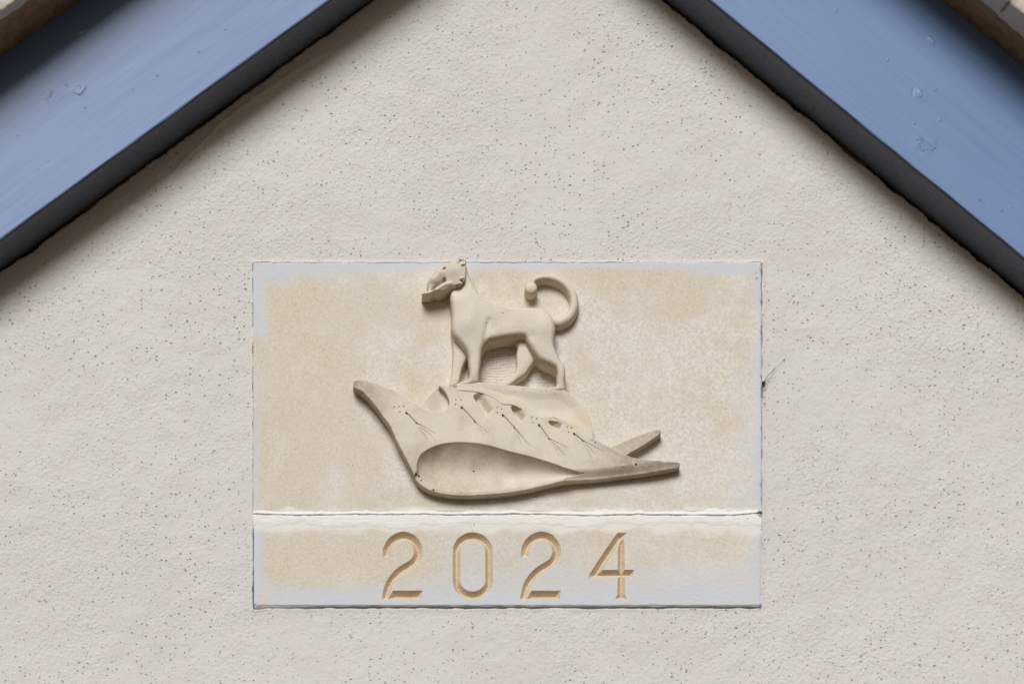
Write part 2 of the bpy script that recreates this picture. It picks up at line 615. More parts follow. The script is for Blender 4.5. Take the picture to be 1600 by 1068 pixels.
# ------------------------------------------------------------------ sawn block with the relief
FACE = 1.6                                   # the stones stand this far proud of the render
BL, BR, BT, BB = 395.6, 1190.4, 411.2, 800.5
cs = root('relief_stone', W((BL + BR) / 2, BB, -60))
tag(cs, 'upper tan sandstone block carved in relief with a dog standing on a curved boat shape', 'carved stone')
xs = np.linspace(BL, BR, 540)
ys = np.linspace(BT, BB, 270)
PX, PY = np.meshgrid(xs, ys)
e = np.minimum(np.minimum(PX - BL, BR - PX), np.minimum(PY - BT, BB - PY))
H = FACE + .25 * noise(PX, PY, 160, 40) + .05 * noise(PX, PY, 9, 41) + .05 * noise(PX, PY, 4.5, 42)
H = H - 1.6 * (PY > BT + 3) * (PX > BL + 4) * (1 - sstep(0, 2.2, e - .5 * np.abs(noise(PX, PY, 18, 43))))
# sunk, combed ground between the legs
legs = P(spline([(722, 604), (733, 552), (752, 536), (800, 526), (830, 540), (868, 566), (874, 604), (866, 612), (800, 610), (735, 606)], 5), 6)
ds = sdf(PX, PY, legs)
sunk = sstep(3, -4, ds)
comb = .75 * np.sin((PY + 1.2 * noise(PX, PY, 90, 44) + .03 * (PX - 800)) * 2 * math.pi / 4.4 + .8 * noise(PX, PY, 30, 45)) + .5 * noise(PX * .12, PY, 3.6, 46)
H = H + sunk * (-7.0 + comb)
resid = np.maximum.reduce([
    sstep(52, 14, PY - BT + .10 * (PX - BL) + 4 * noise(PX, PY, 70, 47)) * sstep(760, 480, PX),
    sstep(28, 9, PX - BL + 3 * noise(PX, PY, 60, 48)) * sstep(560, 500, PY + 12 * noise(PX, PY, 40, 55)),
    .55 * sstep(14, 8, PX - BL + 2 * noise(PX, PY, 60, 48)) * sstep(500, 720, PY),
    sstep(16, 6, PY - BT + 3 * noise(PX, PY, 90, 49)),
    sstep(26, 12, PY - BT + 4 * noise(PX, PY, 50, 50)) * sstep(1040, 1110, PX),
    sstep(22, 0, BR - PX + 4 * noise(PX, PY, 80, 51)),
    .9 * gauss(PX, PY, (736, 429), 5.5), .35 * sstep(60, 10, BR - PX + 14 * noise(PX, PY, 60, 52)) * sstep(480, 620, PY)])
bloom = np.clip(.85 * sstep(460, 780, PX) * sstep(405, 520, PY) + .30 * noise(PX, PY, 110, 53) + .22 * noise(PX, PY, 40, 54), 0, .95)
bloom = bloom * (1 - .9 * sstep(34, 26, np.abs(PX - 1074) + 2 * noise(PX, PY, 30, 62)) * sstep(40, 30, np.abs(PY - 462) + 3 * noise(PX, PY, 40, 63)) - .6 * gauss(PX, PY, (1040, 480), 22) - .6 * gauss(PX, PY, (470, 500), 75))
lime = .85 * sstep(9, 1, BB - PY + 2 * noise(PX, PY, 60, 56) + 1.0 * noise(PX, PY, 26, 57))
grime_shade = .7 * sstep(2.2, .4, BR - PX + 1.3 * noise(PX, PY, 18, 58)) * sstep(-.3, .8, noise(PX, PY, 25, 59) + gauss(PX, PY, (1190, 432), 14) * 3)
grime_shade = np.maximum(grime_shade, .8 * sstep(.5, 1.2, noise(PX, PY, 7, 60)) * gauss(PX, PY, (1187, 432), 8))
grime_shade = np.maximum(grime_shade, .9 * sstep(6, 1, np.hypot(PX - 1189, (PY - 800) * 1.3) + 1.5 * noise(PX, PY, 6, 61)))
V, F = block(PX, PY, H, -60)
nb = len(V) - PX.size
z = np.zeros(nb)
at = {k: np.concatenate([a.ravel(), z]) for k, a in (('residue', resid), ('bloom', bloom), ('lime', lime), ('grime_shade', grime_shade))}
obj('block', V, F, MAT_SLAB, cs, attrs=at)

ST = 0.8
def field(x0, x1, y0, y1):
    x = np.arange(x0, x1, ST)
    y = np.arange(y0, y1, ST)
    return np.meshgrid(x, y, indexing='ij')

def carve_mesh(name, layers, X, Y, parent, top, attrs=None, bottom=-9.0, wob=0.0):
    """layers: (signed outline distance, height field, rim rounding). One closed skin round their union."""
    zz = np.arange(bottom - 1.6, top, ST)
    Vol = None
    for d2, Hh, r in layers:
        d2 = d2 + wob * noise(X, Y, 14, 70)
        v = smax(np.broadcast_to(d2[:, :, None], d2.shape + zz.shape).astype(np.float32), (zz[None, None, :] - Hh[:, :, None]).astype(np.float32), r)
        Vol = v if Vol is None else np.minimum(Vol, v)
    Vol = np.maximum(Vol, (bottom - zz)[None, None, :].astype(np.float32))
    Pn, F = surface_nets(Vol, (X[0, 0], Y[0, 0], zz[0]), (ST, ST, ST))
    V = W(Pn[:, 0], Pn[:, 1], Pn[:, 2] + FACE)
    at = {}
    for k in ('weather', 'ochre', 'grime_shade'):
        f = (attrs or {}).get(k)
        at[k] = f(Pn[:, 0], Pn[:, 1], Pn[:, 2]) if f else np.zeros(len(Pn))
    o = obj(name, V, F, MAT_RELIEF, parent, attrs=at)
    return o

# ---- dog: torso, neck, head and legs are one skin
X, Y = field(648, 912, 396, 636)
hb, hh, hf = 27.0, 31.0, 12.0
body = P(spline([(726, 412), (731, 424), (736, 437), (743, 449), (749, 459), (760, 466), (773, 471.5), (786, 476), (800, 479), (818, 480.5), (836, 481),
    (847, 482.6), (856, 489), (863, 497), (866.5, 507), (867.5, 518), (866, 529), (866, 540), (869.4, 549.6), (876, 563), (881.8, 572), (883.4, 581), (883, 595), (882.5, 609),
    (870, 610), (857, 609), (857.5, 605), (863, 602.4), (869, 601.5), (870, 590), (870.5, 582), (868, 575), (860, 570.5), (852, 567.5), (843.5, 563), (837, 556), (829, 544.6), (822.5, 533),
    (819, 527), (800, 527), (777, 530.6), (762, 534.8), (755, 543), (752.6, 552), (750.8, 570), (749, 585), (748, 598),
    (740, 600), (717, 600.5), (716, 597.5), (721, 594), (731.5, 592), (733.5, 583), (732.4, 568), (731, 555), (725.6, 545), (716.6, 534), (709, 525),
    (705.6, 515), (706, 498), (705.4, 480), (703.6, 464), (706, 452), (712, 430)], 5), hb)
db = sdf(X, Y, body)
ub = inflate(db < 0, ST, 26)
Hb = hb - 2 + 1.05 * np.sqrt(ub) * .95
def bump(c, r, a, h=hb):
    c = P([c], h)[0]
    return a * gauss(X, Y, c, r)
Hb = Hb + bump((732, 508), 17, 4.5) + bump((737, 488), 14, 2) + bump((852, 512), 18, 4.0) + bump((790, 500), 16, -2.2) + bump((770, 512), 9, -2.0) + bump((722, 470), 16, 1.5) + bump((830, 528), 7, -1.5)
# groove behind the elbow and the tuft under the flank
d, _ = seg_dist(X, Y, P(spline([(764, 504), (761, 514), (759, 524), (757, 536)], 4, False), hb), False)
Hb = Hb - 2.2 * np.exp(-(d / 4.5) ** 2)
Hb = Hb - bump((716, 452), 13, 7.0) + bump((814, 529), 4, 2) - 4.0 * sstep(590, 616, Y)

fl1 = P(spline([(706, 520), (707, 539), (707, 559), (706.4, 573.5), (704.6, 590), (702, 602), (709, 603), (717, 598), (720, 585), (723.5, 573.5), (728, 564), (734, 556.5), (740, 540), (728, 520)], 5), hf)
fl2 = P(spline([(806, 530), (808, 543), (806.8, 555), (806.8, 571), (804.2, 581.4), (795, 590.6), (787, 595), (780.5, 596.5), (776, 600), (778, 604), (795, 603), (801.5, 598.6), (810.7, 592), (821, 585.3), (827.8, 576), (834.4, 567), (843, 561), (840, 540), (820, 530)], 5), hf)
d1, d2 = sdf(X, Y, fl1), sdf(X, Y, fl2)
H1 = hf - 4 + 1.15 * np.sqrt(inflate(d1 < 0, ST, 12, 300))
H2 = hf - 4 + 1.25 * np.sqrt(inflate(d2 < 0, ST, 14, 300))

head = P(spline([(713, 409), (716, 406.5), (720, 405.3), (725, 406), (727.8, 409), (728, 414), (728, 425), (727.5, 436), (725.8, 442), (720.8, 446.4), (714, 449), (707, 449.5), (700.5, 451.2), (695.5, 454), (689.6, 456.2), (682, 456.6),
    (678.5, 456), (674, 458.8), (666, 459.4), (660, 459), (659.6, 457), (663, 455.4), (668, 454), (667.5, 448), (667.3, 442), (670, 437.5), (674, 432.5), (678, 427.5), (683, 421.5), (687, 417.2), (694, 413.4), (704, 411), (709, 410.4)], 4), hh)
dh = sdf(X, Y, head)
Hh = hh - 1 + .70 * np.sqrt(inflate(dh < 0, ST, 14, 400))
def hp(pts): return P(pts, 37.0)
def pit(c, rx, ry, ang, depth):
    c = P([c], 37.0)[0]
    ca, sa = math.cos(ang), math.sin(ang)
    u = ((X - c[0]) * ca + (Y - c[1]) * sa) / rx
    v = (-(X - c[0]) * sa + (Y - c[1]) * ca) / ry
    return depth * sstep(1.15, .55, np.hypot(u, v))
Hh = Hh + bump((690, 428), 9, 2.2, hh) + bump((708, 426), 11, 2.5, hh) + bump((676, 442), 6, 1.8, hh)
# open mouth: the muzzle rolls under to a crisp lower lip
Hh = Hh + 5.0 * sstep(692, 722, X) - 3.0 * sstep(676, 664, X) * sstep(447, 454, Y)
Hh = Hh + bump((677.5, 439), 6.5, 4.5, hh) + bump((685, 430), 8, 3.6, hh) + bump((706, 424), 12, 1.5, hh)
lip = spline(hp([(674.5, 453.6), (679, 450.6), (684.5, 446.8), (690.5, 442.6), (697.5, 438.8)]), 5, False)
d, t = seg_dist(X, Y, lip, False)
k_ = np.clip((t * (len(lip) - 1)).astype(int), 0, len(lip) - 2)
ex_, ey_ = (lip[1:] - lip[:-1])[k_, 0], (lip[1:] - lip[:-1])[k_, 1]
up_ = (X - lip[k_, 0]) * ey_ - (Y - lip[k_, 1]) * ex_ > 0
reach = 3.4 + 3.4 * t
Hh = Hh - np.where(up_, (4.8 + 2.0 * t) * np.clip(1 - d / (reach * 1.1), 0, 1) ** 1.5, 0) * sstep(1.0, .95, t) * sstep(-.01, .05, t)
Hh = Hh - pit((694.8, 437.0), 3.2, 2.3, .9, 5)
Hh = Hh - pit((694.0, 420.2), 3.4, 2.0, -.6, 4.0) - pit((671.6, 441), 1.6, .8, -.7, 1.2)
d, _ = seg_dist(X, Y, spline(hp([(664, 455.6), (672, 455.4), (680, 453.4), (689, 448.0), (697, 444.0), (704, 443)]), 4, False), False)
Hh = Hh + 2.4 * np.exp(-(d / 2.6) ** 2)                       # lower lip
d, _ = seg_dist(X, Y, spline(hp([(679.6, 453), (680, 456), (680, 460)]), 4, False), False)
Hh = Hh - 1.2 * np.exp(-(d / 1.1) ** 2)
# ear above, folded ear below
d, _ = seg_dist(X, Y, spline(hp([(715, 412), (716, 408), (721, 406.5), (726, 408), (726.5, 413), (722, 415.5)]), 4, False), False)
Hh = Hh + 2.4 * np.exp(-(d / 1.6) ** 2) - pit((719.0, 409.6), 2.4, 1.5, -.5, 1.8) - pit((723.0, 416.8), 3.0, 1.5, -.4, 2.0)
d, _ = seg_dist(X, Y, spline(hp([(719, 437.5), (724, 436), (726, 440), (722, 444.5), (717, 444)]), 4, False), False)
Hh = Hh + 2.2 * np.exp(-(d / 1.5) ** 2) - pit((721.6, 440.5), 1.7, 1.4, 0, 2.4) - pit((713.5, 446.8), 3.4, .9, -.5, 2)
def grime_shade_dog(x, y, z):
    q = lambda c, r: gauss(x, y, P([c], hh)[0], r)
    g = .75 * q((722, 443), 4.2) + .6 * q((714, 448), 3.2) + .35 * q((718, 408.5), 2.4) + .25 * q((724, 415), 2.4) + .75 * q((695, 437), 2.2) + .75 * q((694.2, 420.4), 1.9) + .25 * q((671.6, 441), 1.2)  # grime behind the jaw; shade of ear, mouth, eye and nostril painted in
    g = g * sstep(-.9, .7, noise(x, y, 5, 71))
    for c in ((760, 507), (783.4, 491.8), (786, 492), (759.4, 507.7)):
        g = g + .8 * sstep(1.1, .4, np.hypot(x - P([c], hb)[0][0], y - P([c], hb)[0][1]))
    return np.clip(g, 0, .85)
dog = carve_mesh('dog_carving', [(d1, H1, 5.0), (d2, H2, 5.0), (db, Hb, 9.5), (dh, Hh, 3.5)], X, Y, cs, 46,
    {'grime_shade': grime_shade_dog, 'weather': lambda x, y, z: .25 * sstep(26, 33, z) * sstep(735, 700, x) * sstep(470, 440, y)})
dog['label'] = 'dog in relief, head raised and turned to the left'

# ---- tail
X, Y = field(808, 918, 420, 528)
ht = 17.0
tc = [(858, 499), (864, 501), (874, 502.4), (887.4, 495.6), (895, 484.4), (897.3, 471), (894, 457.4), (885, 445.5), (871.7, 437), (856, 433.2), (842, 434.5), (834, 438.6), (830.5, 446)]
tp = P(spline(tc, 6, False), ht)
d, t = seg_dist(X, Y, tp, False)
rad = np.interp(t, [0, .15, .4, .65, .85, 1], [8.8, 8.3, 7.2, 6.2, 5.2, 5.0])
q = np.clip(d / rad, 0, 1)
Ht = 9 + 11.0 * np.sqrt(1 - q * q)
ball = P([(829.8, 451)], ht + 3)[0]
dbx = np.hypot(X - ball[0], (Y - ball[1]) * 1.02)
Hball = 18 + 7.5 * np.sqrt(np.clip(1 - (dbx / 10.2) ** 2, 0, 1))
tail = carve_mesh('tail', [(d - rad, Ht, 4.0), (dbx - 9.8, Hball, 4.0)], X, Y, dog, 32)

# ---- the boat shape
hB = 23.0
X, Y = field(540, 1074, 588, 792)
rim = P(spline([(552.6, 596.5), (555, 593.6), (562, 593.8), (570, 594.8), (584, 598.4), (599, 603), (614.7, 609), (628.5, 616.4), (643, 626), (658, 636), (668, 641), (678, 643.4), (689, 642.8), (697, 640), (701.6, 635), (702.4, 630), (700.5, 622), (696.5, 614), (691, 607.4), (685.2, 602.8), (685.2, 602.8),
    (695, 602), (712, 606), (735, 607.5), (752, 609.5), (770, 617), (786, 627), (800, 628), (812, 633), (835, 648), (852, 651.5), (866, 650.5), (880, 656), (892, 661.5), (906, 671.5), (926, 684), (951, 698), (969, 707.5), (989, 714.4), (1008, 717.6), (1036, 719.8), (1058, 719.8), (1062.6, 721), (1062.8, 723.5), (1061.5, 727),
    (1036, 732.6), (1006.5, 737.4), (977, 741), (937.6, 745.6), (915, 747.4), (892.4, 749), (878.6, 751), (859, 755), (829.5, 761.8), (800, 767), (776, 769.6), (756, 771.2), (732.7, 772.3), (709, 771.7), (689.4, 769), (673.7, 764.8), (660, 757.6), (650, 747.5), (643, 734), (636, 719.6), (626.5, 702), (618.6, 686.5), (612.8, 672),
    (605, 659), (597, 648.8), (589, 637.5), (581.3, 628), (573.4, 619.6), (564.6, 611.4), (557.5, 607), (553.5, 604), (552, 600)], 4), hB)
dB = sdf(X, Y, rim)
HB = hB + .35 * noise(X, Y, 60, 80) + 2.5 * sstep(640, 730, Y) * sstep(620, 700, X) * sstep(960, 860, X) - 4.0 * sstep(640, 560, X) * 0
# tail end rounds down towards its lower edge; prow and tips thin out
low = P(spline([(880, 752), (892.4, 749), (915, 747.4), (937.6, 745.6), (977, 741), (1006.5, 737.4), (1036, 732.6), (1062, 727)], 4, False), hB)
dlow, _ = seg_dist(X, Y, low, False)
HB = HB - 9 * (1 - sstep(0, 15, dlow)) * sstep(860, 905, X) * (1 - .45 * sstep(960, 1040, X))
HB = HB - 2.0 * sstep(980, 1060, X) - 5 * np.exp(-(np.clip(np.hypot(X - P([(552, 600)], hB)[0][0], Y - P([(552, 600)], hB)[0][1]), 0, 99) / 9) ** 2)
# crown along the prow
# the scooped hollow
hup = P(spline([(651, 738), (651, 730), (652, 721.6), (656, 711.7), (665.8, 703), (681.6, 696), (701, 691.7), (723, 690.7), (748.4, 693), (776, 699), (796, 705), (829.5, 713.7), (859, 722.5), (878.6, 729.4), (898, 735), (912, 739)], 5, False), hB + 2)
hlo = P(spline([(912, 741), (900, 744.5), (886, 747), (876, 749), (858, 752.4), (829.5, 759), (800, 764), (776, 766.8), (756, 768.4), (732.7, 769.4), (709, 768.8), (690.4, 766.2), (675, 762), (662.5, 755.2), (654.5, 746.6)], 5, False), 16)
hol = np.concatenate([hup, hlo])
dh_ = sdf(X, Y, hol)
du, _ = seg_dist(X, Y, hup, False)
dl, _ = seg_dist(X, Y, hlo, False)
t = du / (du + dl + 1e-6)
wd = np.clip((du + dl) / 55.0, 0, 1)
edge = HB * (1 - t) + (17.5 - 2.5 * sstep(700, 640, X) * 0) * t
prof = np.sin(math.pi * np.clip(t, 0, 1) ** .95)
floor = edge - (18.5 * wd ** .9) * np.clip(prof, 0, 1) ** .85
HB = np.where(dh_ < 0, np.minimum(floor, HB), HB)
# thin lower rim comes down with the hollow
band = (dh_ >= 0) & (Y > P([(0, 736)], hB)[0][1]) & (dl < 7) & (X < P([(890, 0)], hB)[0][0])
HB = np.where(band, np.minimum(HB, 17.5 + 5.5 * sstep(850, 900, X)), HB)
# sockets along the upper edge
def socket(a, b, r, depth):
    global HB
    a, b = P([a], hB)[0], P([b], hB)[0]
    e = b - a
    L = np.linalg.norm(e)
    e /= L
    nrm = np.array([e[1], -e[0]])               # to the upper right
    s_ = (X - a[0]) * e[0] + (Y - a[1]) * e[1]
    u = ((X - a[0]) * nrm[0] + (Y - a[1]) * nrm[1]) / r
    lon = sstep(-r * .5, r * .5, s_) * sstep(L + r * .75, L + r * .1, s_)
    pr = np.where(u < -.5, sstep(-1.0, -.5, u), sstep(1.15, -.5, u))
    HB = HB - depth * pr * lon
socket((746.5, 617.5), (762.5, 642), 9.0, 10)
socket((804, 635), (814.5, 652.5), 7.5, 10)
socket((861, 657.5), (873, 666), 6.6, 9)
# cut marks: a drilled head and three splayed strokes
def stroke(a, b, w0, w1, depth):
    global HB
    pts = P([a, b], hB)
    d, t = seg_dist(X, Y, pts, False)
    w = w0 + (w1 - w0) * t
    HB = HB - depth * (.35 + .65 * w / w0) * sstep(1.0, .15, d / w)
marks = [((635, 645.6), (650, 660.6), ((680.6, 678.3), (674, 682), (667.8, 687.7))),
         ((721.3, 637), (741, 658), ((762.5, 678.5), (756.5, 682), (749, 676))),
         ((785.7, 649), (803, 668), ((829, 699), (823, 694.5), (813.8, 693.4))),
         ((842, 664.5), (857, 686), ((883, 713), (870, 706), (886, 701))),
         ((896.8, 678.4), (910, 689), ((941, 705), (931, 711), (924, 716)))]
holes = []
for hd, fk, ends in marks:
    stroke(hd, fk, 1.9, 1.4, 3.0)
    for k in ends:
        stroke(fk, k, 1.15, .7, 1.5)
    holes.append((*hd, 1.5))
for q in ((623.6, 635.6), (631, 635), (625, 644), (616, 636), (712.4, 624.5), (720.4, 625), (712, 632), (776.9, 637.2), (784, 639.7), (776.9, 644.8), (831, 652.4), (838.6, 655), (832.3, 660.5), (886.3, 667.5), (893, 669), (888.5, 675.6)):
    holes.append((*q, .9))
holes += [(993.7, 725.5, 1.5), (973, 730, .8), (741, 728, 1.1), (655, 742, 1.4), (658.8, 748, 1.2), (677.5, 763.5, 1.5), (930, 691.5, 1.0), (817.5, 609, .9), (852.5, 611, 1.0), (876, 610.5, .8)]
for hx, hy, r in holes:
    c = P([(hx, hy)], hB)[0]
    HB = HB - 4.0 * sstep(r * 1.2, r * .4, np.hypot(X - c[0], Y - c[1]))
def grime_shade_boat(x, y, z):
    g = np.zeros(len(x))
    for hx, hy, r in holes:
        c = P([(hx, hy)], hB)[0]
        g = np.maximum(g, .65 * sstep(r * 1.4, r * .4, np.hypot(x - c[0], y - c[1])))  # shade inside the drilled holes put into the colour
    tip = P([(556, 597)], hB)[0]
    g = np.maximum(g, .35 * gauss(x, y, tip, 13) * sstep(-.5, 1, noise(x, y, 6, 82)))
    g = np.maximum(g, .30 * gauss(x, y, P([(1062, 721)], hB)[0], 14) * sstep(-.5, 1, noise(x, y, 6, 83)))
    for a, b, ends in marks:
        for k0, k1 in [(a, b)] + [(b, e) for e in ends]:
            d, _ = seg_dist(x, y, P([k0, k1], hB), False)
            g = np.maximum(g, .16 * sstep(1.0, .3, d))  # cut strokes darkened in colour for the shade within them
    return g
def weather_boat(x, y, z):
    w = .75 * sstep(635, 560, x) + .8 * sstep(900, 980, x) + .45 * sstep(695, 715, y) * sstep(900, 700, x)
    return np.clip(w + .12 * noise(x, y, 40, 84), 0, .85)
boat = carve_mesh('boat_carving', [(dB, HB, 3.2)], X, Y, cs, 34, {'grime_shade': grime_shade_boat, 'weather': weather_boat}, wob=.12)
boat['label'] = 'boat-like relief with pointed ends, a scooped hollow and rows of cut marks'

# ---- the mound the dog stands on, behind the boat's upper edge
hM = 22.0
X, Y = field(646, 938, 592, 712)
mo = P(spline([(650, 641), (656, 634), (664, 624), (674, 612), (685.5, 602.6), (695, 600.4), (704, 600.6), (719, 599.4), (737, 598.4), (755, 598.8), (773, 600.4), (795, 602.2), (813, 604), (845, 607.2), (855, 607.4), (863, 605.6), (872, 606.6), (884.5, 611.5), (898, 621), (912, 635), (920, 649), (924, 662.6), (926.5, 680), (926, 690),
    (906, 677), (880, 662), (852, 657), (835, 654), (812, 639), (800, 634), (786, 633), (770, 623), (752, 615.5), (735, 613), (712, 612), (705, 616), (705, 634), (700, 646), (680, 650), (664, 646)], 5), hM)
dM = sdf(X, Y, mo)
HM = hM + .5 * noise(X, Y, 60, 86) - 11.0 * sstep(664, 694, X) * (X < 712) * sstep(604, 618, Y) - 2.5 * sstep(700, 660, X)
HM = HM + 2.0 * sstep(18, 5, np.abs(dM)) * sstep(700, 720, X) - 3.2 * gauss(X, Y, (882, 646), 24) - 2.4 * gauss(X, Y, (835, 640), 20)
def ochre(x, y, z):
    return np.clip(.45 * gauss(x, y, P([(912, 650)], hM)[0], 16) + .35 * gauss(x, y, P([(792, 622)], hM)[0], 12) + .25 * gauss(x, y, P([(890, 668)], hM)[0], 12), 0, .5)
carve_mesh('mound', [(dM, HM, 3.0)], X, Y, boat, 32, {'ochre': ochre,
    'grime_shade': lambda x, y, z: sum(.6 * sstep(1.4, .5, np.hypot(x - P([c], hM)[0][0], y - P([c], hM)[0][1])) for c in ((817.5, 609), (852.5, 611.5), (876, 610.5), (804, 612.5), (868, 616)))})  # dots stand for drilled holes, their shade painted on

# ---- the second tail behind it
hQ = 17.0
X, Y = field(936, 1044, 664, 736)
pr = P(spline([(945, 703), (952.5, 699.2), (969.3, 691.6), (988.4, 683.7), (1008.7, 676.4), (1025.5, 671.3), (1031, 671.3), (1033, 674), (1030, 679), (1023, 684), (1008.7, 693.8), (993, 703), (979.4, 711), (965, 718), (950, 716)], 5), hQ)
dQ = sdf(X, Y, pr)
HQ = hQ + .3 * noise(X, Y, 30, 88) - .12 * np.clip(980 - X, 0, 60)
carve_mesh('rear_prong', [(dQ, HQ, 2.2)], X, Y, boat, 28, {
    'weather': lambda x, y, z: np.full(len(x), .6),
    'grime_shade': lambda x, y, z: .4 * gauss(x, y, P([(1029, 672)], hQ)[0], 8) * sstep(-.5, .8, noise(x, y, 5, 89))}, wob=.12)

# ------------------------------------------------------------------ date stone with V-cut figures
DL, DR, DT, DB = 396.4, 1190.6, 806.5, 947.6
ds_ = root('date_stone', W((DL + DR) / 2, DB, -60))
tag(ds_, 'lower tan stone block cut with the year 2024, whitened along its edges', 'date stone')
def stroke_poly(c, w, smooth=True):
    c = spline(c, 6, False) if smooth else np.asarray(c, float)
    t = np.gradient(c, axis=0)
    t /= np.linalg.norm(t, axis=1)[:, None]
    nn = np.stack([-t[:, 1], t[:, 0]], 1)
    w = np.interp(np.linspace(0, 1, len(c)), np.linspace(0, 1, len(w)), w)[:, None]
    return np.concatenate([c + nn * w, (c - nn * w)[::-1]])
two = [(604, 871), (604.6, 860), (608, 851.6), (615, 843.6), (624, 839), (632.3, 838), (642, 841.4), (650, 849.2), (653.6, 859), (652.4, 868.7), (647.5, 877), (639.6, 883.2), (628.7, 889.6), (619, 898), (610.4, 908.8), (605.6, 919.8), (603.2, 929.5), (602, 937)]
def figure_two(dx):
    return [stroke_poly(two, [6.0, 6.6, 7.4, 7.2, 6.7, 6.5, 6.4, 5.9, 5.4]) + [dx, 0], np.array([(606, 936.8), (658, 936.8), (660.6, 922.6), (614, 922.6)]) + [dx, 0]]
a = np.linspace(0, 2 * math.pi, 80, endpoint=False)
cx, cy = 738.6, 884.4
def stad(rx, ry, sy):
    return np.stack([cx + rx * np.cos(a), cy + np.sign(np.sin(a)) * sy + ry * np.sin(a)], 1)
four = [np.array([(964.6, 832.4), (980.4, 832.4), (958, 865), (933.6, 902.8), (920.2, 902.8), (921.4, 896.0), (943, 863)]),
        np.array([(929, 890.2), (991.8, 890.2), (987.4, 902.8), (921, 902.8)]),
        np.array([(966.6, 846), (974.6, 840), (975.8, 866), (976.2, 928), (979.8, 936.4), (960.8, 936.4), (964.8, 928), (965.2, 866)])]
figs = [('two', figure_two(0)), ('zero', None), ('two', figure_two(216)), ('four', four)]
xs = np.sort(np.unique(np.concatenate([np.arange(DL, 590, 2.0), np.arange(590, 1000, .75), np.arange(1000, DR, 2.0), [DR]])))
ys = np.sort(np.unique(np.concatenate([np.arange(DT, 828, 1.6), np.arange(828, 942, .75), np.arange(942, DB, 1.0), [DB]])))
PX, PY = np.meshgrid(xs, ys)
e = np.minimum(np.minimum(PX - DL, DR - PX), np.minimum(PY - DT, DB - PY))
cor = np.minimum(np.minimum(np.hypot(PX - DL, PY - DB), np.hypot(PX - DR, PY - DB)), np.hypot(PX - DL, PY - DT))
H = FACE + .25 * noise(PX, PY, 160, 90) + .05 * noise(PX, PY, 9, 91) + .05 * noise(PX, PY, 4.5, 92)
H = H - 2.2 * (1 - sstep(0, 2.8, e - .6 * np.abs(noise(PX, PY, 40, 93)))) - 4.0 * (1 - sstep(1, 6, cor + noise(PX, PY, 8, 94)))
fid = np.full(PX.shape, -1)
jit = .10 * noise(PX, PY, 5, 95) + .12 * noise(PX, PY, 22, 96)
for i, (nm, polys) in enumerate(figs):
    if polys is None:
        out = sdf(PX, PY, stad(31.3, 31.0, 22.0))
        inn = sdf(PX, PY, stad(19.6, 17.4, 22.0))
        depth = np.minimum(-out, inn)
    else:
        depth = np.maximum.reduce([-sdf(PX, PY, q) for q in polys])
    depth = depth + jit
    H = H - 1.25 * np.clip(depth, 0, 7) * (depth > 0)
    fid = np.where(depth > .15, i, fid)
resid = np.maximum.reduce([
    sstep(24, 6, PX - DL + 3 * noise(PX, PY, 60, 97)),
    sstep(38, 14, DB - PY + 4 * noise(PX, PY, 70, 98) - .012 * (PX - DL)) * sstep(400, 430, PX),
    .62 * sstep(-16, 14, PY - np.interp(PX, [400, 560, 640, 800, 960, 1190], [940, 936, 906, 884, 888, 880]) + 5 * noise(PX, PY, 80, 98)),
    .5 * gauss(PX, PY, (740, 885), 60), .45 * gauss(PX, PY, (840, 880), 50),
    .8 * sstep(30, 10, DR - PX + 5 * noise(PX, PY, 60, 99))])
lime = np.clip(.8 * sstep(32, 17, PY - DT + 3 * noise(PX, PY, 70, 100) + 1.0 * noise(PX, PY, 24, 101)), 0, 1)
lime = np.maximum(lime, .8 * gauss(PX, PY, (692, 845), 7) * sstep(0, 1, noise(PX, PY, 8, 102)))
bloom = np.clip(.2 * noise(PX, PY, 80, 103) + .3 * gauss(PX, PY, (740, 885), 50) + .5 * sstep(860, 1080, PX), 0, .75)
grime_shade = .8 * sstep(2.6, .6, DB - PY + .5 * noise(PX, PY, 40, 104)) * sstep(420, 520, PX)
grime_shade = np.maximum(grime_shade, .75 * sstep(5, 2, cor + 1.2 * noise(PX, PY, 6, 105)) * sstep(-.4, .6, noise(PX, PY, 5, 106)))
grime_shade = np.maximum(grime_shade, .55 * sstep(.3, 1.2, noise(PX, PY, 5, 107)) * gauss(PX, PY, (741, 823), 8))
V, F = block(PX, PY, H, -60)
nb = len(V) - PX.size
z = np.zeros(nb)
at = {k: np.concatenate([q.ravel(), z]) for k, q in (('residue', resid), ('bloom', bloom), ('lime', lime), ('grime_shade', grime_shade))}
vid = np.concatenate([fid.ravel(), np.full(nb, -1)])
fmax = vid[F].max(1)
fmin_ok = (vid[F] >= 0).sum(1) >= 2
fcls = np.where(fmin_ok, fmax, -1)
def submesh(name, sel, mat, parent):
    f = F[sel]
    u, inv = np.unique(f, return_inverse=True)
    return obj(name, V[u], inv.reshape(f.shape), mat, parent, attrs={k: q[u] for k, q in at.items()})
submesh('block', fcls < 0, MAT_SLAB, ds_)
for i, (nm, _) in enumerate(figs):
    o = submesh('numeral', fcls == i, MAT_NUM, ds_)
    o['label'] = 'V-cut figure ' + nm

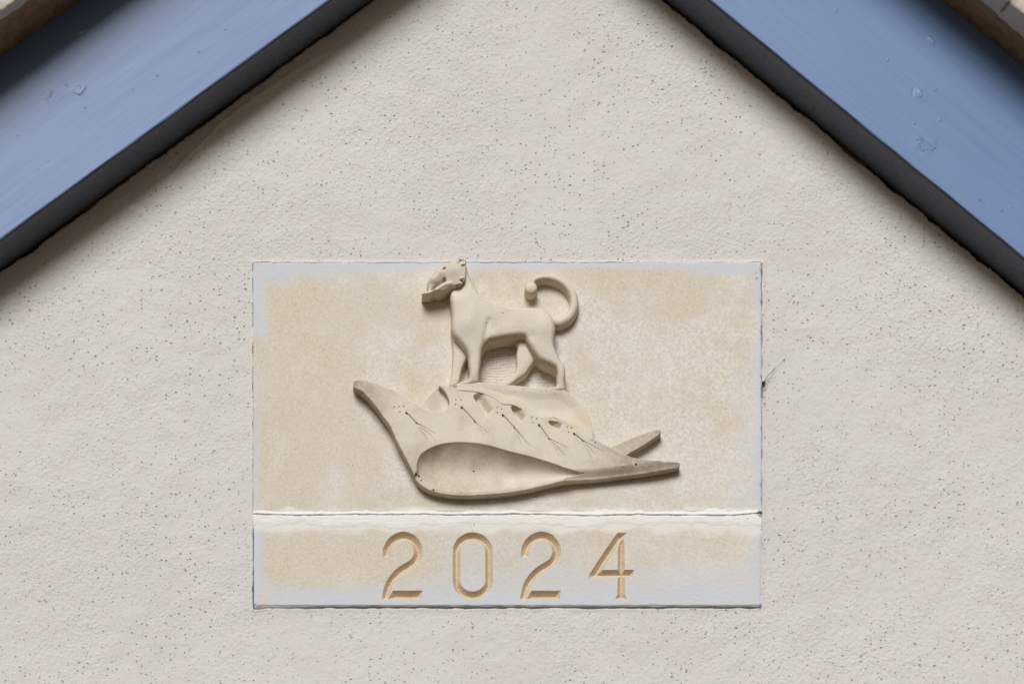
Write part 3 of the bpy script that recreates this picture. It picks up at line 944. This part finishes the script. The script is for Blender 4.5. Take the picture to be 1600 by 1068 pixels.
# ------------------------------------------------------------------ mortar joint between the stones
xs = np.arange(395.4, 1191.2, 1.5)
ys = np.arange(790.0, 830.6, .8)
PX, PY = np.meshgrid(xs, ys)
crk = 804.6 + .6 * noise(PX, PX * 0, 160, 110) + .3 * noise(PX, PX * 0, 24, 111) - 3.0 * sstep(1120, 1188, PX)
top = 797.0 + 1.6 * noise(PX, PX * 0, 60, 112) + 1.0 * noise(PX, PX * 0, 15, 113) - 1.5 * sstep(1060, 1110, PX)
bot = 823.0 + 2.6 * noise(PX, PX * 0, 95, 114) + .9 * noise(PX, PX * 0, 26, 115) + 5.0 * gauss(PX, PY * 0, (620, 0), 70) - 2 * sstep(1100, 1180, PX)
edge = np.minimum(PY - top, bot - PY)
H = FACE - .9 + 1.9 * sstep(-4.0, 9.0, edge) + .2 * noise(PX, PY, 60, 116) + .09 * noise(PX * .3, PY, 6, 117) + .06 * noise(PX, PY, 5, 118)
H = H + 1.0 * sstep(9, 1, PY - crk) * (PY > crk) * 0 + 1.2 * sstep(6, 0, crk - PY) * (PY < crk)
cd = np.abs(PY - crk)
H = H - 1.8 * sstep(1.0, .2, cd) * sstep(.2, .9, .9 + .5 * noise(PX, PX * 0, 60, 119)) - .5 * sstep(2.6, .6, PY - crk) * (PY > crk)
H = H - 9.0 * sstep(-3.5, -7.0, edge)
thin = sstep(4.0, -2.5, edge) * .8
grime_shade = .9 * sstep(7, 2, np.hypot(PX - 1188, PY - 802) + 1.5 * noise(PX, PY, 5, 120)) + .25 * sstep(.9, .3, cd)
for c, r in (((1168, 811), 1.4), ((1187, 809), 1.2), ((452, 822), .9), ((1153, 817), .8)):
    grime_shade = np.maximum(grime_shade, .8 * sstep(r, r * .4, np.hypot(PX - c[0], PY - c[1])))
V, F = block(PX, PY, H, -30)
nb = len(V) - PX.size
z = np.zeros(nb)
mj = obj('mortar_joint', V, F, MAT_MORTAR, attrs={'thin': np.concatenate([thin.ravel(), z]), 'grime_shade': np.concatenate([np.clip(grime_shade, 0, .9).ravel(), z])})
tag(mj, 'white smeared mortar joint between the carved stone and the date stone, cracked along its top', 'mortar')

# ------------------------------------------------------------------ verge boards and coping stones
BD, BH, OV = 95.0, 228.0, 128.0              # board depth, board height, coping overhang beyond the board
def frame(side):
    """local axes of a slope: x down the slope, z up across it, y out of or into the wall"""
    c, s = (math.cos(AL), math.sin(AL)) if side < 0 else (math.cos(AR), math.sin(AR))
    ax = Vector((side * c, 0, -s))
    az = Vector((side * s, 0, c))
    ay = az.cross(ax)
    m = Matrix((ax, ay, az)).transposed().to_4x4()
    m.translation = Vector(W(APX, APY, 0).tolist())
    return m, (1 if ay.y < 0 else -1), s / c
def to_uv(side, x, y, h):
    p = P([(x, y)], h)[0] - [APX, APY]
    c, s = (math.cos(AL), math.sin(AL)) if side < 0 else (math.cos(AR), math.sin(AR))
    return p[0] * side * c + p[1] * s, p[0] * side * s - p[1] * c

def slope_obj(name, side, U, Vv, Wd, F, mat, parent=None, attrs=None):
    """verts at (u down slope, v across, w off the wall)"""
    m, sg, _ = frame(side)
    V = np.stack([U, sg * Wd, Vv], -1).reshape(-1, 3) * S
    o = bpy.data.objects.new(name, mesh(name, V, F, mat, attrs=attrs))
    if parent is None:
        o.matrix_world = m
    else:
        o.parent = parent
    col.objects.link(o)
    return o

def ring_profile(side, us, prof, tn, tweak):
    """extrude a closed (v, w) profile down the slope; the top end is mitred on the ridge line"""
    k = len(prof)
    U = np.repeat(us[:, None], k, 1)
    Vv = np.repeat(prof[None, :, 0], len(us), 0)
    Wd = np.repeat(prof[None, :, 1], len(us), 0)
    U = U - np.where(U < 260, (1 - U / 260) * Vv * tn, 0)
    Vv, Wd = tweak(U, Vv, Wd)
    i = np.arange(len(us) * k).reshape(len(us), k)
    j = np.roll(i, -1, 1)
    F = np.stack([i[:-1], j[:-1], j[1:], i[1:]], -1).reshape(-1, 4)
    n0 = len(us) * k
    cap = []
    for row in (0, len(us) - 1):
        for a_ in range(1, k // 2):
            q = [i[row, a_ - 1], i[row, a_], i[row, k - 1 - a_], i[row, k - a_]]
            cap.append(q if row else q[::-1])
    F = np.concatenate([F, np.array(cap)])
    sg = frame(side)[1]
    return U, Vv, Wd, (F if sg * side > 0 else F)

SPOTS = {-1: {'knot': [((75, 148), 6.5), ((122, 143), 6), ((118, 60), 4)], 'scuff_glint': [((128, 50), (117, 54), 1.6), ((135, 46), (126, 52), 1.8), ((131, 137), (124, 146), 2.2)], 'chip': [((41, 320), .9)]},
         1: {'knot': [((1443, 227), 9.5), ((1433, 146), 7)], 'scuff_glint': [((1452, 60), (1458, 67), 2.0), ((1436, 142), (1440, 150), 1.8), ((1208, 128), (1211, 131), 1.0)], 'chip': [((1440, 219), 2.2), ((1437, 226), 2.0), ((1442, 222), 1.4), ((1462, 226), 1.4), ((1444, 236), 1.2), ((1446, 238), .9), ((1434, 219), 1.5), ((1438, 231), 1.2), ((1449, 234), .9), ((1463, 221), 1.0), ((1461, 231), 1.0), ((1457, 235), .8), ((1532, 313), 1.3), ((1538, 317), 1.1), ((1448, 283), .9)]}}
LAB = {-1: ('blue-grey gloss painted bargeboard sloping down to the left, with two small knots', 'pale stone coping above the left bargeboard, brown with damp underneath'),
       1: ('blue-grey gloss painted bargeboard sloping down to the right, with one large cracked knot', 'pale stone coping above the right bargeboard, brown only along its lower edge')}
for side in (-1, 1):
    m, sg, tn = frame(side)
    # profile round the board: fine over the front face
    us = np.concatenate([np.arange(0, 180, 20), np.arange(180, 1130, 1.9), np.arange(1140, 1900, 60)])
    fv = np.concatenate([[.0, .35, .8, 1.5], np.arange(3, BH - 3, 1.9), [BH - 1.5, BH]])
    fw = BD - np.where(fv < 1.5, (1.5 - fv) ** 2 / 2.0, 0)
    und_w = np.linspace(-18, BD - 3.2, 14)
    prof = np.concatenate([np.stack([np.full(14, 5.0), und_w], 1), np.array([[.35, BD - 2.9]]), np.stack([fv + .2, fw], 1), [[BH, BD * .6], [BH, BD * .2], [BH, -18], [BH * .5, -18]]])
    def tweak(U, Vv, Wd):
        front = (Wd > BD - 3.5)
        Wn = Wd + front * (.025 * noise(U * .25, Vv, 30, 130 + side) + .012 * noise(U * .1, Vv, 7, 133 + side))
        for (kx, ky), r in SPOTS[side]['knot']:
            ku, kv = to_uv(side, kx, ky, BD)
            d = np.hypot((U - ku) * .8, Vv - kv)
            a_ = np.arctan2(Vv - kv, U - ku)
            Wn = Wn + front * (.35 * np.exp(-(d / (r * 1.3)) ** 2) - .42 * np.exp(-((d - r * (1 + .12 * np.sin(3 * a_))) / 1.1) ** 2) * sstep(-.5, .3, np.sin(a_ * 2 + kx)))
        for p0, p1, r in SPOTS[side]['scuff_glint']:
            d, _ = seg_dist(U, Vv, np.array([to_uv(side, *p0, BD), to_uv(side, *p1, BD)]), False)
            Wn = Wn + front * .9 * sstep(r * 1.4, .3, d)
        Vn = Vv + (Vv < 1) * .35 * noise(U, Wd, 90, 140)
        return Vn, Wn
    U, Vv, Wd, F = ring_profile(side, us, prof, tn, tweak)
    front = (Wd > BD - 4)
    chip = np.zeros(U.shape)
    for (kx, ky), r in SPOTS[side]['chip']:
        ku, kv = to_uv(side, kx, ky, BD)
        chip = np.maximum(chip, front * .9 * sstep(r * 1.4, r * .4, np.hypot(U - ku, Vv - kv) + .8 * noise(U, Vv, 4, 141)))
    for (kx, ky), r in SPOTS[side]['knot']:
        ku, kv = to_uv(side, kx, ky, BD)
        d = np.hypot((U - ku) * .8, Vv - kv)
        chip = np.maximum(chip, front * .5 * np.exp(-((d - r) / 1.0) ** 2) * sstep(.0, 1.0, noise(U, Vv, 9, 142)))
    scuff_glint = np.zeros(U.shape)
    for p0, p1, r in SPOTS[side]['scuff_glint']:
        d, _ = seg_dist(U, Vv, np.array([to_uv(side, *p0, BD), to_uv(side, *p1, BD)]), False)
        scuff_glint = np.maximum(scuff_glint, front * .35 * sstep(r, r * .3, d))
    bo = slope_obj('bargeboard', side, U, Vv, Wd, F, MAT_PAINT, attrs={'chip': chip.ravel(), 'scuff_glint': scuff_glint.ravel()})
    tag(bo, LAB[side][0], 'bargeboard', 'bargeboards of the gable')
    # added strip closing the underside; its darker colour stands in for shade
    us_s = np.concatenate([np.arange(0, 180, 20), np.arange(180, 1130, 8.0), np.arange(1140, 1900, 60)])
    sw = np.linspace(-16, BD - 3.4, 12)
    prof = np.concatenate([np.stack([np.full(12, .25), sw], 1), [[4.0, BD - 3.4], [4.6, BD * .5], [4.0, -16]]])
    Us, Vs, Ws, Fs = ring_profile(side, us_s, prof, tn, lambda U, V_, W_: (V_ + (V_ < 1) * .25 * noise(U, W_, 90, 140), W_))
    slope_obj('underside_shade', side, Us, Vs, Ws, Fs, MAT_SHADED, bo)['label'] = 'strip under the board, its shade put into the colour'
    # bare timber showing in the gap behind the board
    for u0, u1 in (((240, 700), (720, 860)) if side < 0 else ((625, 690),)):
        us = np.arange(u0, u1, 6.0)
        k = np.array([(-5.5, -14), (-5.5, -4.5), (-4.5, -3.5), (-1.5, -3.5), (-.5, -4.5), (-.5, -14)])
        Ub = np.repeat(us[:, None], 6, 1)
        fade = np.sin(np.pi * np.clip((Ub - u0) / (u1 - u0), .02, .98)) ** .4
        Vb = np.repeat(k[None, :, 0], len(us), 0) * fade + .7 * noise(Ub, Ub * 0, 40, 150)
        Wb = np.repeat(k[None, :, 1], len(us), 0) + .5 * noise(Ub, Ub * 0, 30, 151)
        i = np.arange(Ub.size).reshape(Ub.shape)
        j = np.roll(i, -1, 1)
        Fb = np.stack([i[:-1], j[:-1], j[1:], i[1:]], -1).reshape(-1, 4)
        slope_obj('backing_strip', side, Ub, Vb, Wb, Fb, MAT_WOOD, bo)
    # coping stone over the board
    us = np.concatenate([np.arange(0, 300, 20), np.arange(300, 1250, 3.5), np.arange(1260, 1900, 60)])
    w1, h0, h1 = BD + OV, BH - 1.0, BH + 95.0
    und = np.concatenate([np.arange(-330, 60, 60), np.arange(60, w1 - 4, 5.0)])
    prof = np.concatenate([np.stack([np.full(len(und), h0), und], 1), [[h0 + .3, w1 - 3], [h0 + 1.5, w1 - 1.0], [h0 + 3.5, w1]],
                           np.stack([np.arange(h0 + 8, h1 - 6, 6.0), np.full(len(np.arange(h0 + 8, h1 - 6, 6.0)), w1)], 1), [[h1 - 3, w1 - 1], [h1, w1 - 4], [h1 + 6, w1 - 150], [h1 + 6, -330], [h0 + 40, -330], [h0 + 10, -330]]])
    def tweak2(U, Vv, Wd):
        f = (U > 280) & (U < 1260)
        q = 1.0 * noise(U, Wd + Vv, 40, 160 + side) + .5 * noise(U, Wd + Vv, 12, 163 + side)
        return Vv + f * q * (Vv < h0 + 2) * .7 - f * (Vv < h0 + 2) * 0, Wd + f * q * (Wd > w1 - 5)
    U, Vv, Wd, F = ring_profile(side, us, prof, tn, tweak2)
    dampw = 70.0 if side > 0 else 100.0
    damp = np.where(Vv < h0 + 3, sstep(BD + dampw + 26, BD + dampw - 26, Wd), 0.0)
    grime_shade = .9 * sstep(4.5, 0, np.abs(Wd - BD - 1)) * (Vv < h0 + 3) * sstep(-.6, .9, noise(U, U * 0, 22, 166)) * sstep(-.5, .8, noise(U, U * 0, 6, 167))
    if side > 0:
        ku, kv = to_uv(1, 1576, 6, BD + 120)
        grime_shade = np.maximum(grime_shade, .8 * sstep(3.5, 1, np.abs((U - ku) - .2 * (Wd - 220))) * sstep(BD + 78, BD + 94, Wd))
    co = slope_obj('coping_stone', side, U, Vv, Wd, F, MAT_COPING, attrs={'damp': damp.ravel(), 'grime_shade': grime_shade.ravel()})
    tag(co, LAB[side][1], 'coping stone', 'coping stones of the gable')

# ------------------------------------------------------------------ harvestman resting on the edge of the carved stone
bx, by = 1192.2, 600.0
hv = root('harvestman', W(bx, by, 0))
tag(hv, 'small dark long-legged harvestman clinging beside the right edge of the carved stone', 'harvestman')
nu, nv = 14, 9
th = np.linspace(0, 2 * math.pi, nu, endpoint=False)
V, F = [], []
for i in range(nv):
    f = math.pi * (i + .02) / (nv - 1 + .04)
    for a_ in th:
        rr = 1 + .16 * math.cos(f) + .08 * math.cos(3 * a_)
        V.append((bx + 2.5 * rr * math.sin(f) * math.cos(a_) + .8 * math.cos(f), by - 3.1 * math.cos(f), 4.2 + 1.9 * math.sin(f) * math.sin(a_)))
V = np.array(V)
for i in range(nv - 1):
    for k in range(nu):
        F.append((i * nu + k, (i + 1) * nu + k, (i + 1) * nu + (k + 1) % nu, i * nu + (k + 1) % nu))
obj('body', W(V[:, 0], V[:, 1], V[:, 2]), np.array(F), MAT_BUG, hv)
legs_ = [[(1, -2, 4), (8, -11, 7), (17, -21, 5), (30, -35, 2), (36, -42, .8)], [(1.5, -1.5, 4), (8, -11, 7), (14, -19, 4), (19, -25, .8)],
         [(2, -.5, 4), (8, -5, 6), (14, -8, 4), (21, -11.5, .8)], [(1.8, 1, 4), (5, 2, 6), (8, 4, .8)],
         [(1.2, 2, 4), (3, 4.5, 6), (4.5, 7, 4), (5.5, 8, .8)], [(.2, 2.5, 4), (-.6, 12, 8), (-1.6, 24, 2.4)], [(-.6, 2.2, 4), (-2.2, 10, 7), (-3.2, 17, 3), (-4, 20, 2.2)], [(-1, 1.5, 4), (-3.6, 6, 5), (-4.4, 11, 2.2)]]
for L in legs_:
    L = np.array(L, float)
    c = np.stack([spline(L[:, [0, 1]], 4, False)[:, 0], spline(L[:, [0, 1]], 4, False)[:, 1], np.interp(np.linspace(0, 1, (len(L) - 1) * 4 + 1), np.linspace(0, 1, len(L)), L[:, 2])], 1)
    p3 = W(bx + c[:, 0], by + c[:, 1], c[:, 2])
    V, F = tube(p3, np.linspace(.34, .14, len(p3)) * S, 6)
    obj('leg', V, F, MAT_BUG, hv)
